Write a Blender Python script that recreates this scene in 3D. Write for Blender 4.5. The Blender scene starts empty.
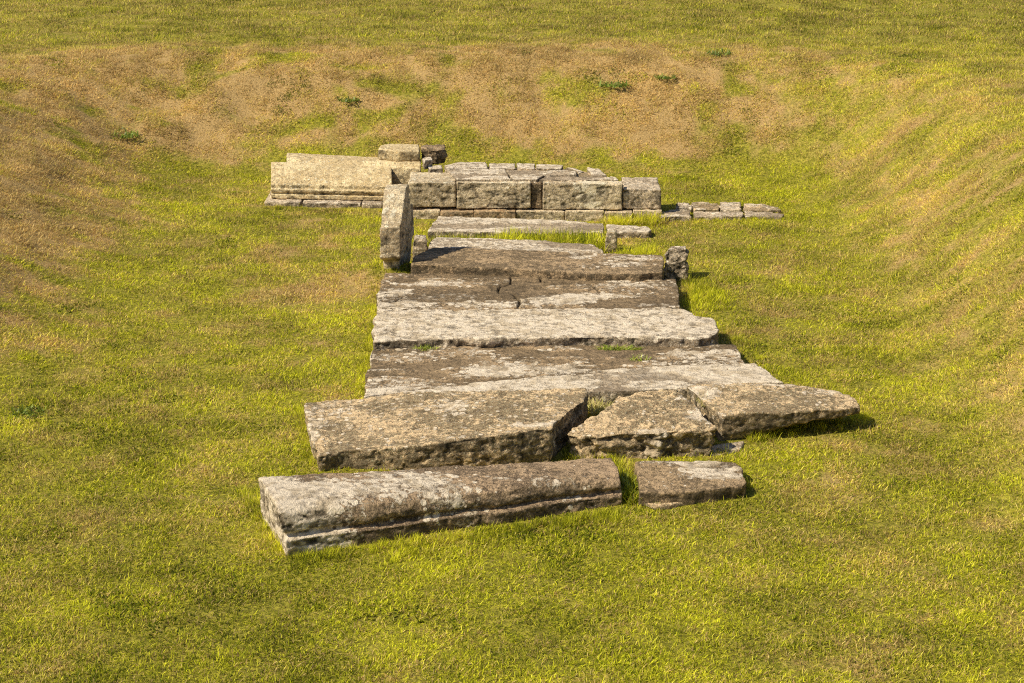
import bpy, bmesh, math, random
import numpy as np
from mathutils import Vector

random.seed(7)
rng = np.random.default_rng(11)
scene = bpy.context.scene
COL = scene.collection

# ------------------------------------------------------------------ noise
def _h(i, j, k, s):
    n = (i * 73856093) ^ (j * 19349663) ^ (k * 83492791) ^ (s * 2654435761)
    n = n & 0xffffffff
    n = ((n ^ (n >> 15)) * 2246822519) & 0xffffffff
    n = ((n ^ (n >> 13)) * 3266489917) & 0xffffffff
    return ((n ^ (n >> 16)) & 0xffffff) / float(0xffffff)

def vnoise(p, s=0):
    """value noise 0..1, p is (n,3)"""
    f = np.floor(p).astype(np.int64); t = p - f
    t = t * t * t * (t * (t * 6 - 15) + 10)
    r = 0
    for a in (0, 1):
        wa = t[:, 0] if a else 1 - t[:, 0]
        for b in (0, 1):
            wb = t[:, 1] if b else 1 - t[:, 1]
            for c in (0, 1):
                wc = t[:, 2] if c else 1 - t[:, 2]
                r = r + wa * wb * wc * _h(f[:, 0] + a, f[:, 1] + b, f[:, 2] + c, s)
    return r

def fbm(p, freq, octs=4, s=0, gain=.5):
    r = 0; a = 1; tot = 0; q = p * np.asarray(freq)
    for o in range(octs):
        r = r + a * vnoise(q + 17.3 * o, s + o); tot += a
        a *= gain; q = q * 2.03
    return r / tot

def sstep(a, b, x):
    t = np.clip((x - a) / (b - a), 0, 1)
    return t * t * (3 - 2 * t)

# ------------------------------------------------------------------ terrain
def bank_t(x, y):
    """0 on the floor of the hollow, 1 at the lip"""
    wob = fbm(np.stack([x, y, 0 * x], 1), .35, 2, 90) - .5
    xr = np.maximum(0, x - (2.55 + .5 * wob)) / 1.75
    xl = np.maximum(0, (-2.75 + .5 * wob) - x) / 2.9
    yf = np.maximum(0, y - (18.55 + .5 * wob)) / 1.9
    near = sstep(5.0, 11.0, y)
    dx = np.maximum(xr, xl) * near
    return (dx ** 2 + yf ** 2) ** .5

def height(x, y):
    x = np.asarray(x, float); y = np.asarray(y, float)
    t = bank_t(x, y)
    s = np.clip(t / 1.15, 0, 1); s = s * s * (3 - 2 * s)
    p = np.stack([x, y, 0 * x], 1)
    z = .93 * s
    z = z + .012 * np.clip(y - 20.5, 0, 30)
    z = z + .07 * (fbm(p, .9, 3, 5) - .5) * sstep(.1, .6, t) + .035 * (fbm(p, 1.1, 3, 8) - .5)
    z = z + (.13 - .09 * sstep(1.5, 3.5, x)) * (fbm(p, 2.6, 4, 15) - .5) * sstep(.15, .5, t) * (1 - sstep(1.2, 1.8, t))
    z = z + .11 * np.exp(-(((x + .95) / .26) ** 2 + ((y - 14.45) / .30) ** 2) ** 1.5)
    z = z + 2.0 * sstep(6.6, -1.0, y) * .95
    return z

def dryness(x, y):
    p = np.stack([x, y, 0 * x], 1); p = p + .5 * np.stack([fbm(p, 1.1, 2, 201) - .5, fbm(p, 1.1, 2, 202) - .5, 0 * x], 1)
    t = bank_t(x, y)
    band = sstep(.12, .5, t) * (1 - .8 * sstep(1.1, 1.75, t))
    right = sstep(1.5, 4.0, x)
    n1 = fbm(p, (1.3, 1.0, 1), 5, 21); n2 = fbm(p, (4.1, 5.2, 1), 4, 31)
    d = .30 + band * (.50 - .42 * right) + (n1 - .5) * 1.0 * (.20 + .66 * band - .2 * right) + (n2 - .5) * (1.15 - .45 * right + .5 * band * (1 - right)) + .5 * (fbm(p, (8, 10, 1), 3, 36) - .5)
    d = d - .10 * (1 - sstep(.05, .3, t))
    # a few straw patches on the floor of the hollow
    for (c, r, a) in (((-1.464,14.097,0.000), .35, .35), ((-1.458,12.608,0.000), .3, .18), ((2.010,15.055,0.000), .3, .2),
                      ((1.819,13.520,0.000), .35, .15), ((-3.991,15.401,0.000), .6, .2), ((-3.353,12.487,0.000), .5, .18), ((-1.838,15.401,0.000), .4, .2),
                      ((1.984,9.952,0.000), .35, .2), ((-1.149,11.487,0.000), .2, .2), ((3.514,16.950,0.000), .5, .12)):
        d = d + a * np.exp(-((x - c[0]) ** 2 + ((y - c[1]) / 1.5) ** 2) / r ** 2)
    # lusher grass: in front of the kerb, along the right of the slabs
    for (c, r, a) in (((0.239,8.814,0.000), .55, .30), ((-1.254,8.445,0.000), .7, .2), ((1.555,13.803,0.000), .3, .25), ((-0.142,7.785,0.000), 1.2, .2),
                      ((-1.018,12.251,0.000), .3, .15), ((2.345,17.804,0.200), .7, .3), ((-0.749,19.712,0.300), .8, .1), ((-1.866,19.412,0.300), .6, .25)):
        d = d - a * np.exp(-((x - c[0]) ** 2 + ((y - c[1]) / 1.5) ** 2) / r ** 2)
    far = sstep(1.2, 1.9, t) * (y > 19)
    d = d * (1 - .65 * far) + .30 * .65 * far
    return np.clip(d, 0, 1)

# ------------------------------------------------------------------ node helpers
class NT:
    def __init__(s, tree): s.t = tree; s.x = 0
    def n(s, typ, **kw):
        o = s.t.nodes.new(typ); s.x += 40; o.location = (s.x, 0)
        for k, v in kw.items():
            if k == 'i':
                for kk, vv in v.items():
                    if isinstance(vv, bpy.types.NodeSocket): s.t.links.new(vv, o.inputs[kk])
                    else: o.inputs[kk].default_value = vv
            else: setattr(o, k, v)
        return o
    def math(s, op, a, b=0.0, c=None, clamp=False):
        o = s.n('ShaderNodeMath', operation=op, use_clamp=clamp)
        for k, v in enumerate((a, b) if c is None else (a, b, c)):
            if isinstance(v, bpy.types.NodeSocket): s.t.links.new(v, o.inputs[k])
            else: o.inputs[k].default_value = v
        return o.outputs[0]
    def ss(s, v, a, b, o0=0., o1=1.):
        o = s.n('ShaderNodeMapRange', interpolation_type='SMOOTHSTEP', i={0: v, 1: a, 2: b, 3: o0, 4: o1})
        return o.outputs[0]
    def mix(s, f, a, b, blend='MIX'):
        o = s.n('ShaderNodeMix', data_type='RGBA', blend_type=blend)
        for k, v in ((0, f), (6, a), (7, b)):
            if isinstance(v, bpy.types.NodeSocket): s.t.links.new(v, o.inputs[k])
            else: o.inputs[k].default_value = v if k == 0 else tuple(v) + (1,) * (4 - len(v))
        return o.outputs[2]
    def noise(s, vec, scale, detail=4, rough=.55, dist=0.):
        o = s.n('ShaderNodeTexNoise', i={'Vector': vec, 'Scale': scale, 'Detail': detail, 'Roughness': rough, 'Distortion': dist})
        return o.outputs[0]
    def attr(s, name, typ='GEOMETRY'):
        o = s.n('ShaderNodeAttribute'); o.attribute_name = name; o.attribute_type = typ
        return o

def new_mat(name):
    m = bpy.data.materials.new(name); m.use_nodes = True
    m.node_tree.nodes.clear()
    return m, NT(m.node_tree)

# ------------------------------------------------------------------ stone material
STONE = {}
def stone_mat(key, base, dark, pale, tint, tint_amt=.3, side_dark=.6):
    if key in STONE: return STONE[key]
    m, N = new_mat('weathered_' + key)
    pos = N.n('ShaderNodeNewGeometry').outputs['Position']
    mp = N.n('ShaderNodeMapping', i={'Vector': pos, 'Scale': (1, 1.15, 1.2)}).outputs[0]
    big = N.noise(mp, 2.6, 5, .6)
    med = N.noise(mp, 13, 6, .65, .4)
    fine = N.noise(pos, 62, 5, .75)
    spk = N.noise(pos, 125, 4, .65)
    lich = N.attr('lich').outputs['Fac']; cav = N.attr('cav').outputs['Fac']
    side = N.attr('side').outputs['Fac']; flake = N.attr('flake').outputs['Fac']
    c = N.mix(N.math('MULTIPLY', N.ss(N.math('ADD', N.math('MULTIPLY', big, .42), N.math('MULTIPLY', N.noise(pos, 27, 7, .75, .5), .58)), .475, .515), .95), base, dark)
    c = N.mix(N.math('MULTIPLY', N.ss(med, .48, .68), tint_amt), c, tint)
    c = N.mix(N.math('MULTIPLY', N.ss(fine, .535, .58), .75), c, tuple(v * .42 for v in dark))
    c = N.mix(N.math('MULTIPLY', N.ss(spk, .52, .62), .38), c, tuple(min(1, v * 1.7) for v in base))
    # upright faces darkened in the colour: painted shade together with algae growth
    crust_shade = N.math('MULTIPLY', side, N.ss(N.noise(mp, 20, 6, .75), .42, .56))
    c = N.mix(N.math('MULTIPLY', crust_shade, side_dark), c, (.11, .09, .06))
    # lichen: ragged crust and round rosettes
    v1 = N.n('ShaderNodeTexVoronoi', i={'Vector': N.n('ShaderNodeVectorMath', operation='ADD', i={0: pos, 1: N.n('ShaderNodeVectorMath', operation='SCALE', i={0: N.n('ShaderNodeTexNoise', i={'Vector': pos, 'Scale': 30.}).outputs['Color'], 'Scale': .009}).outputs[0]}).outputs[0], 'Scale': 19.})
    ros = N.ss(N.math('SUBTRACT', v1.outputs['Distance'], N.math('MINIMUM', N.math('MULTIPLY', lich, 1.15), .52)), .015, -.03)
    pick = N.ss(N.n('ShaderNodeSeparateColor', i={0: v1.outputs['Color']}).outputs[0], .38, .40)
    ros = N.math('MULTIPLY', ros, pick)
    rag = N.math('ADD', N.math('MULTIPLY', med, .62), N.math('MULTIPLY', fine, .48))
    rag = N.ss(N.math('ADD', rag, N.math('MULTIPLY', lich, .42)), .715, .75)
    lm = N.math('MAXIMUM', ros, N.math('MULTIPLY', rag, .93))
    lm = N.math('MULTIPLY', lm, N.math('SUBTRACT', 1., N.math('MULTIPLY', cav, .9)), clamp=True)
    pc = N.mix(N.ss(fine, .45, .60), pale, tuple(v * .86 for v in pale))
    pc = N.mix(N.math('MULTIPLY', N.ss(N.noise(pos, 9, 4), .48, .6), .45), pc, tint)
    c = N.mix(lm, c, pc)
    c = N.mix(N.math('MULTIPLY', flake, .5), c, tuple(v * .85 for v in dark))
    c = N.mix(N.math('MULTIPLY', cav, .88), c, (.022, .018, .012))  # shade of pits and cracks painted into the colour
    # crumbs of green where the stone stays damp
    moss = N.math('MULTIPLY', N.ss(N.noise(pos, 17, 5, .7), .60, .68), N.math('ADD', N.math('MULTIPLY', side, .45), N.math('MULTIPLY', cav, .6)), clamp=True)
    c = N.mix(N.math('MULTIPLY', moss, .65), c, (.07, .075, .02))
    hgt = N.math('ADD', N.math('MULTIPLY', fine, .6), N.math('ADD', N.math('MULTIPLY', spk, .35), N.math('MULTIPLY', lm, .25)))
    hgt = N.math('ADD', hgt, N.math('MULTIPLY', N.noise(mp, 30, 5, .7), .8))
    bp = N.n('ShaderNodeBump', i={'Strength': 1., 'Distance': .022, 'Height': hgt})
    b = N.n('ShaderNodeBsdfPrincipled', i={'Base Color': c, 'Roughness': .93, 'Normal': bp.outputs[0]})
    b.inputs['Specular IOR Level'].default_value = .2
    o = N.n('ShaderNodeOutputMaterial', i={0: b.outputs[0]})
    STONE[key] = m
    return m

GREY = ('sandstone_grey', (.92,.66,.40), (.31,.22,.13), (1.,.84,.66), (.52,.36,.18))
DARK = ('sandstone_dark', (.58,.41,.25), (.20,.145,.09), (1.,.85,.68), (.34,.23,.10))
WARM = ('sandstone_warm', (1.,.80,.49), (.72,.53,.29), (1.,.88,.66), (.66,.46,.17), .45, .35)
PALE = ('sandstone_pale', (.95,.75,.54), (.40,.30,.205), (1.,.85,.68), (.48,.35,.19), .3, .5)
WALLM = ('sandstone_wall', (1.,.80,.54), (.62,.47,.30), (1.,.89,.69), (.70,.48,.20), .4, .25)
KERB = ('sandstone_kerb', (.58,.41,.265), (.21,.15,.10), (1.,.85,.68), (.34,.24,.12), .3, .35)
RUST = ('sandstone_rust', (.80,.54,.32), (.42,.29,.18), (.72,.56,.38), (.60,.30,.11), .5, .5)

# ------------------------------------------------------------------ stones
FOOT = []          # footprints (xy polygons) that keep the grass out
def dist_seg(P, a, b):
    a = np.array(a[:2]); b = np.array(b[:2]); d = b - a
    t = np.clip(((P - a) @ d) / (d @ d), 0, 1)
    return np.linalg.norm(P - (a + t[:, None] * d), axis=1)

def stone(name, rings, mat, label=None, cat='stone', group=None, parent=None, bevel=.009, voxel=.009,
          rough=1., lich=.3, spots=(), cracks=(), flake=.4, foot=True, sides=1., pit=.4, kind=None, seed=0):
    """rings: list of closed rings of world points, bottom to top"""
    bm = bmesh.new(); vs = [[bm.verts.new(p) for p in r] for r in rings]
    n = len(rings[0])
    bm.faces.new(vs[0][::-1]); bm.faces.new(vs[-1])
    for a, b in zip(vs[:-1], vs[1:]):
        for i in range(n):
            bm.faces.new((a[i], a[(i + 1) % n], b[(i + 1) % n], b[i]))
    bmesh.ops.recalc_face_normals(bm, faces=bm.faces)
    if bevel: bmesh.ops.bevel(bm, geom=list(bm.edges), offset=bevel, segments=2, affect='EDGES', profile=.5, clamp_overlap=True)
    bmesh.ops.triangulate(bm, faces=bm.faces)
    me = bpy.data.meshes.new('tmp'); bm.to_mesh(me); bm.free()
    ob = bpy.data.objects.new('tmp', me); COL.objects.link(ob)
    md = ob.modifiers.new('r', 'REMESH'); md.mode = 'VOXEL'; md.voxel_size = voxel
    dg = bpy.context.evaluated_depsgraph_get(); dg.update()
    m2 = bpy.data.meshes.new_from_object(ob.evaluated_get(dg))
    bpy.data.objects.remove(ob); bpy.data.meshes.remove(me)
    nv = len(m2.vertices)
    co = np.empty(nv * 3, np.float32); m2.vertices.foreach_get('co', co); co = co.reshape(-1, 3).astype(float)
    nm = np.empty(nv * 3, np.float32); m2.vertices.foreach_get('normal', nm); nm = nm.reshape(-1, 3).astype(float)
    P = co + seed * 3.7
    up = sstep(.35, .8, nm[:, 2]); sd = 1 - up
    big = fbm(P, (2.2, 3.0, 3.0), 3, 1) - .5
    med = fbm(P, (7, 10, 12), 4, 3) - .5
    fin = fbm(P, (30, 38, 38), 3, 7) - .5
    rid = 1 - np.abs(fbm(P, (9, 9, 14), 4, 12) * 2 - 1)
    d = rough * (.026 * big + .022 * med + .016 * fin)
    d = d - rough * sides * sd * (.026 * (rid - .72) + .022 * np.abs(med) + .030 * fin)
    # flaked patches on top, each a few millimetres lower
    fl = sstep(.50, .53, fbm(P, (3.0, 8.5, 4), 4, 41) * .5 + .5 * fbm(P, (1.5, 4, 4), 2, 47) + (flake - .5) * .25) * up
    fl = fl * (1 if flake > 0 else 0)
    d = d - .008 * fl
    pits = sstep(.57, .64, fbm(P, (20, 34, 34), 3, 60)) * pit
    d = d - .009 * pits
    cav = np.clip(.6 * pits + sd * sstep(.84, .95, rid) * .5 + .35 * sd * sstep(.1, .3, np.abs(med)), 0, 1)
    for cr in cracks:
        J = co[:, :2] + .035 * np.stack([fbm(co, 14, 3, 71) - .5, fbm(co, 14, 3, 72) - .5], 1)
        for a, b in zip(cr[:-1], cr[1:]):
            k = 1 - sstep(.003, .012, dist_seg(J, a, b))
            d = d - .022 * k; cav = np.maximum(cav, k)
    L = np.full(nv, float(lich)) * up + sd * lich * .5
    for (c, rx, ry, a) in spots:
        L = L + a * np.exp(-(((co[:, 0] - c[0]) / rx) ** 2 + ((co[:, 1] - c[1]) / ry) ** 2) ** 1.5)
    L = np.clip(L - .35 * fl + .15 * big, -.5, 1.3)
    co = co + nm * d[:, None]
    base = co.min(0)[2]; ctr = co.mean(0); org = Vector((ctr[0], ctr[1], max(base, 0)))
    co -= np.array(org)
    m2.vertices.foreach_set('co', co.astype(np.float32).ravel())
    m2.polygons.foreach_set('use_smooth', np.ones(len(m2.polygons), bool))
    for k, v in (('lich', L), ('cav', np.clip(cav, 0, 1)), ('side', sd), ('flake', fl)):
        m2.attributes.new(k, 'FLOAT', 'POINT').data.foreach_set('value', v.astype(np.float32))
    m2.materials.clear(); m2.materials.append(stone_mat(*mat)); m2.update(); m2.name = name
    o = bpy.data.objects.new(name, m2); COL.objects.link(o)
    if parent is not None:
        o.parent = parent; o.location = org - parent.location
        if label: o['label'] = label
    else:
        o.location = org; o['label'] = label; o['category'] = cat; o['kind'] = 'thing'
        if group: o['group'] = group
    if foot: FOOT.append(np.array([p[:2] for p in (rings[min(1, len(rings) - 2)] if foot == 'low' else rings[-1])]))
    return o

def jag(poly, amp=.02, step=.22, seed=0):
    """break straight outline edges into slightly uneven runs"""
    out = []; r = random.Random(seed * 31 + len(poly))
    n = len(poly)
    for i in range(n):
        a = Vector(poly[i]); b = Vector(poly[(i + 1) % n]); L = (b - a).length
        out.append(a); k = int(L / step)
        t = Vector((-(b - a).y, (b - a).x, 0)).normalized() if L > 0 else Vector()
        for j in range(1, k + 1):
            out.append(a.lerp(b, (j + r.uniform(-.25, .25)) / (k + 1)) + t * r.uniform(-amp, amp))
    return [tuple(p) for p in out]

def slab(top, bottom=-.05, inset=.0, under=None):
    """rings of a slab from its top outline; 'under' tapers the underside (an overhang)"""
    c = sum((Vector(p) for p in top), Vector()) / len(top)
    def ring(z, k):
        r = []
        for p in top:
            v = Vector(p); h = Vector((c.x - v.x, c.y - v.y, 0)); L = h.length or 1
            v = v + h / L * min(k, L * .5); r.append((v.x, v.y, z if z is not None else v.z))
        return r
    if under is not None:
        zz, k = under
        return [ring(bottom, k), ring(zz, inset), [tuple(p) for p in top]]
    return [ring(bottom, inset), [tuple(p) for p in top]]

G_SL = 'worn stone slabs laid side by side along the floor of the hollow'

# --- front kerb with a moulded edge (lofted profile, left end and right end)
kl = [(-1.125,8.855,-0.060), (-1.127,8.850,0.020), (-1.129,8.845,0.085), (-1.133,8.885,0.097), (-1.139,8.895,0.108), (-1.144,8.862,0.122), (-1.153,8.862,0.160), (-1.164,8.885,0.212), (-1.177,8.920,0.238), (-1.191,9.000,0.248),
      (-1.320,9.337,0.245), (-1.318,9.400,-0.060)]
kr = [(0.595,9.580,-0.060), (0.594,9.570,0.000), (0.593,9.570,0.058), (0.590,9.610,0.068), (0.590,9.620,0.078), (0.588,9.592,0.088), (0.588,9.592,0.108), (0.583,9.610,0.135), (0.580,9.650,0.152), (0.574,9.740,0.158),
      (0.544,9.910,0.150), (0.557,10.000,-0.060)]
rings = []
for k in range(9):
    t = k / 8
    rings.append([tuple(Vector(a).lerp(Vector(b), t) + Vector((0, .012 * math.sin(k * 2.1), .005 * math.sin(k * 3.3) * (0 < k < 8)))) for a, b in zip(kl, kr)])
o = stone('moulded_kerb', rings, KERB, 'long moulded kerb stone nearest the front, pale lichen blotches on its left half',
          'kerb stone', bevel=.006, lich=.12, rough=.65, sides=.7, foot=False, flake=0, voxel=.007,
          spots=(((-1.261,9.252,0.150), .14, .35, .55), ((-1.134,8.896,0.100), .12, .2, .35), ((-1.068,9.018,0.240), .30, .30, .42), ((-0.782,9.232,0.240), .34, .14, .42), ((-0.535,9.435,0.220), .28, .13, .42),
                 ((-0.320,9.266,0.200), .2, .12, .35), ((-0.808,8.914,0.200), .3, .08, .4), ((0.254,9.486,0.100), .5, .06, .2)))
FOOT.append(np.array([kl[1][:2], kr[1][:2], kr[10][:2], kl[10][:2]]))

top = [(0.684,10.009,0.085),(0.787,10.058,0.085),(0.992,10.042,0.085),(1.241,10.026,0.085),(1.269,9.928,0.085),(1.281,9.707,0.085),(1.247,9.646,0.085),(1.064,9.585,0.085),(0.829,9.525,0.085),(0.676,9.540,0.085)]
stone('kerb_stone', slab(jag(top, .008), -.05), DARK, 'short low kerb stone beside the moulded kerb, pale patch on its right end',
      'kerb stone', bevel=.009, lich=.12, rough=.6, sides=.5, flake=.2, spots=(((1.117,9.894,0.080), .20, .16, .65), ((0.934,10.007,0.080), .25, .05, .4)))
top = [(0.681,9.691,0.028),(0.842,9.675,0.028),(1.018,9.706,0.028),(1.138,9.721,0.028),(1.098,9.645,0.028),(0.980,9.585,0.028),(0.849,9.496,0.028),(0.763,9.482,0.028),(0.694,9.555,0.028)]
stone('plinth_stone', slab(jag(top, .006), -.05), GREY, 'low buried plinth stone showing under the front of the short kerb stone', 'stone', bevel=.01, lich=.15, rough=.5)

# --- second row: two big cracked slabs and a broken one
top = [(-1.269,11.038,0.100),(-1.107,11.062,0.105),(-0.912,11.055,0.120),(-0.696,11.112,0.140),(-0.377,11.070,0.160),(0.049,11.047,0.180),(0.291,11.036,0.190),(0.448,11.024,0.200),(0.462,10.925,0.200),(0.420,10.751,0.200),(0.325,10.529,0.205),(0.251,10.333,0.210),(0.226,10.227,0.210),(0.045,10.173,0.205),(-0.179,10.130,0.190),(-0.391,10.086,0.170),(-0.625,10.073,0.145),(-0.913,10.110,0.120),(-1.087,10.050,0.100),(-1.179,10.514,0.100)]
stone('broken_slab', slab(jag(top, .010, .18, 3), -.06, .012), GREY, 'large thick slab left of the cracked wedge, with brown pitted top',
      'stone slab', G_SL, lich=.24, rough=.85, sides=.75, flake=0, pit=.6, voxel=.0075,
      spots=(((-1.091,10.884,0.100), .2, .2, .12), ((0.131,10.327,0.200), .12, .05, .8), ((-0.367,10.766,0.170), .12, .2, .25), ((-1.173,10.514,0.100), .06, .3, .3)),
      )
top = [(0.309,10.338,0.130),(0.358,10.450,0.140),(0.431,10.569,0.155),(0.504,10.631,0.165),(0.579,10.736,0.180),(0.623,10.897,0.190),(0.769,10.945,0.200),(0.992,11.020,0.195),(1.040,10.878,0.190),(1.106,10.683,0.185),(1.136,10.513,0.180),(1.188,10.395,0.165),(1.141,10.321,0.160),(1.014,10.309,0.170),(0.812,10.271,0.165),(0.643,10.286,0.160),(0.499,10.260,0.145),(0.398,10.286,0.130)]
stone('broken_slab', slab(jag(top, .012, .16, 5), -.06, .015, under=(.05, .0)), GREY, 'cracked wedge of slab in the middle of the second row, between the two bigger slabs',
      'stone slab', G_SL, lich=.2, rough=1.4, sides=1.2, flake=0, pit=.6, voxel=.0075,
      spots=(((1.124,10.561,0.170), .1, .12, .6), ((0.798,10.321,0.160), .08, .06, .6), ((1.063,10.862,0.170), .08, .1, .3)), seed=1)
top = [(1.055,11.107,0.180),(1.152,11.168,0.180),(1.399,11.188,0.180),(1.697,11.168,0.180),(1.819,11.123,0.175),(1.979,11.054,0.165),(2.064,10.947,0.155),(2.076,10.804,0.145),(1.972,10.751,0.150),(1.816,10.702,0.160),(1.597,10.616,0.170),(1.379,10.601,0.175),(1.223,10.561,0.170),(1.178,10.694,0.175),(1.124,10.870,0.180)]
r = slab(jag(top, .010, .18, 6), -.05, .0, under=(.06, .0))
r0 = []
for p in r[0]:
    k = min(1, max(0, (p[0] - 1.1) / .8)); r0.append((p[0] - .10 * k, p[1] + .10 * k, -.05 + .12 * k))
r1 = [(p[0], p[1], .05 + .05 * min(1, max(0, (p[0] - 1.1) / .8))) for p in r[1]]
stone('broken_slab', [r0, r1, r[2]], GREY, 'thick slab jutting out over the grass, right of the cracked wedge',
      'stone slab', G_SL, lich=.20, rough=.85, sides=.8, flake=0, pit=.45, voxel=.0075,
      spots=(((1.135,10.987,0.180), .12, .15, .45), ((1.143,10.579,0.170), .07, .1, .5), ((1.925,11.019,0.170), .12, .05, .35), ((1.636,11.127,0.180), .3, .03, .3)), seed=2)
FOOT.pop()
FOOT.append(np.array([p[:2] for p in top]) * np.array([.985, 1.0]))
top = [(1.089,10.462,0.020),(1.222,10.514,0.020),(1.360,10.549,0.020),(1.321,10.410,0.020),(1.204,10.341,0.020),(1.099,10.324,0.020)]
stone('flat_stone', slab(top, -.05), PALE, 'small flat stone half buried in the grass under the jutting right slab', 'stone', bevel=.008, lich=.3, rough=.4)

# --- third row: dark slab and pale strip slab
top = [(-0.934,12.224,0.085),(-0.550,12.295,0.085),(0.054,12.318,0.085),(0.727,12.342,0.085),(1.510,12.366,0.085),(1.517,12.130,0.085),(1.523,11.902,0.085),(1.217,11.836,0.085),(0.760,11.769,0.085),(-0.076,11.511,0.085),(-0.573,11.345,0.085),(-0.815,11.243,0.085),(-0.916,11.183,0.085),(-0.917,11.533,0.085)]
stone('worn_slab', slab(jag(top, .018, .14, 8), -.05), DARK, 'dark flat slab with flaked pale edges just behind the pale strip slab', 'stone slab', G_SL,
      bevel=.012, lich=.38, rough=.5, sides=.6, flake=.5, spots=(((-0.141,11.731,0.090), .16, .10, .55), ((0.309,11.775,0.090), .3, .1, .3), ((1.246,12.137,0.090), .3, .1, .2), ((-0.696,11.309,0.090), .3, .1, .3), ((-0.941,12.137,0.090), .06, .2, .4)))
top = [(-0.884,11.168,0.090),(-0.692,11.257,0.100),(-0.075,11.453,0.110),(0.757,11.732,0.110),(1.213,11.798,0.110),(1.573,11.842,0.110),(1.635,11.666,0.110),(1.709,11.411,0.110),(1.417,11.328,0.110),(1.103,11.287,0.110),(0.481,11.226,0.110),(-0.196,11.117,0.100),(-0.680,11.030,0.090),(-0.883,10.991,0.090)]
stone('strip_slab', slab(jag(top, .018, .14, 9), -.05), PALE, 'pale tapering slab crusted with whitish lichen, right behind the thick second row', 'stone slab', G_SL,
      bevel=.012, lich=.62, rough=.45, sides=.6, flake=.25, spots=(((1.197,11.623,0.110), .5, .15, .25),), seed=3)

# --- fourth: the broad pale slab
top = [(-0.954,13.035,0.140),(-0.579,13.008,0.140),(0.057,13.035,0.140),(0.623,13.062,0.140),(1.015,13.089,0.140),(1.202,13.035,0.140),(1.284,12.850,0.140),(1.393,12.823,0.140),(1.417,12.518,0.140),(1.345,12.346,0.140),(1.257,12.274,0.140),(1.032,12.298,0.140),(0.591,12.322,0.140),(0.054,12.298,0.140),(-0.415,12.274,0.140),(-0.748,12.250,0.140),(-0.931,12.202,0.140),(-0.947,12.618,0.140)]
stone('worn_slab', slab(jag(top, .020, .14, 10), -.05, .01, under=(.06, -.004)), PALE, 'broad pale rough-topped slab in the middle of the row, its right end rounded', 'stone slab', G_SL,
      bevel=.012, lich=.56, rough=.7, sides=.8, flake=0, pit=.7, spots=(((0.329,12.618,0.140), 1., .2, .1),), seed=4)

# --- fifth: flaked dark slab with white patches
top = [(-0.979,14.182,0.120),(-0.551,14.182,0.120),(0.061,14.089,0.120),(0.666,14.028,0.120),(1.239,13.997,0.120),(1.227,13.582,0.120),(1.206,13.162,0.120),(0.768,13.108,0.120),(0.057,13.081,0.120),(-0.581,13.054,0.120),(-0.967,13.108,0.120),(-0.981,13.640,0.120)]
stone('worn_slab', slab(jag(top, .018, .14, 12), -.05), DARK, 'dark flaking slab with white lichen patches and a crack across its middle', 'stone slab', G_SL,
      bevel=.012, lich=.30, rough=.65, sides=.8, flake=.55, pit=.5,
      spots=(((-0.810,13.355,0.120), .22, .28, .45), ((-0.416,13.468,0.120), .25, .16, .35), ((-0.612,13.816,0.120), .25, .12, .35), ((0.349,13.411,0.120), .25, .17, .55), ((0.642,13.468,0.120), .3, .07, .4),
             ((1.026,13.244,0.120), .25, .06, .55), ((-0.158,13.244,0.120), .3, .08, .3), ((0.881,13.816,0.120), .2, .1, .2)),
      cracks=([(-0.008,14.058,0.120), (-0.022,13.846,0.120), (-0.104,13.728,0.120), (-0.096,13.582,0.120)], [(0.015,13.553,0.120), (0.050,13.300,0.120), (0.036,13.108,0.120)],
              [(0.213,14.089,0.120), (0.218,13.906,0.120), (-0.543,13.967,0.120)], [(0.583,13.846,0.120), (0.647,13.582,0.120)], [(0.218,13.906,0.120), (0.583,13.846,0.120), (1.030,13.816,0.120)], [(-0.879,13.300,0.120), (-0.793,13.439,0.120)]), seed=5)

# --- sixth: brown slab crossed by the shadow of the upright
top = [(-0.781,14.214,0.175),(-0.763,14.473,0.175),(-0.635,14.775,0.175),(-0.389,14.775,0.175),(0.142,14.673,0.175),(0.729,14.572,0.175),(1.171,14.506,0.175),(1.164,14.214,0.175),(1.137,13.964,0.175),(0.960,13.903,0.175),(0.511,13.934,0.175),(0.151,14.026,0.175),(-0.473,14.151,0.175)]
stone('worn_slab', slab(jag(top, .016, .142, 14), -.05), DARK, 'brown smooth slab crossed by the shadow of the upright stone', 'stone slab', G_SL,
      bevel=.009, lich=.05, rough=.5, sides=.6, flake=.1, pit=.3, spots=(((0.530,14.494,0.170), .14, .12, .7), ((0.951,14.363,0.170), .25, .2, .5), ((0.672,14.171,0.170), .3, .1, .25)), seed=6)
top = [(-0.679,14.853,0.140),(-0.666,15.131,0.140),(-0.623,15.274,0.140),(-0.262,15.238,0.140),(0.277,15.167,0.140),(0.615,15.061,0.140),(0.691,14.956,0.140),(0.730,14.751,0.140),(0.691,14.584,0.140),(0.220,14.584,0.140),(-0.355,14.683,0.140)]
stone('worn_slab', slab(jag(top, .016, .142, 15), -.05), PALE, 'narrow pale slab between the strip of green grass and the brown slab', 'stone slab', G_SL,
      bevel=.009, lich=.45, rough=.5, sides=.6, flake=.2, seed=7)
top = [(-0.714,15.667,0.100),(-0.686,16.011,0.100),(-0.643,16.248,0.100),(-0.277,16.208,0.100),(0.242,16.129,0.100),(0.778,15.972,0.100),(0.771,15.630,0.100),(0.402,15.630,0.100),(-0.084,15.630,0.100),(-0.437,15.667,0.100)]
stone('worn_slab', slab(jag(top, .016, .142, 16), -.05), PALE, 'long pale flat slab right in front of the low wall, grass along its near side', 'stone slab', G_SL,
      bevel=.009, lich=.55, rough=.5, sides=.6, flake=.25, seed=8)
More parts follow.
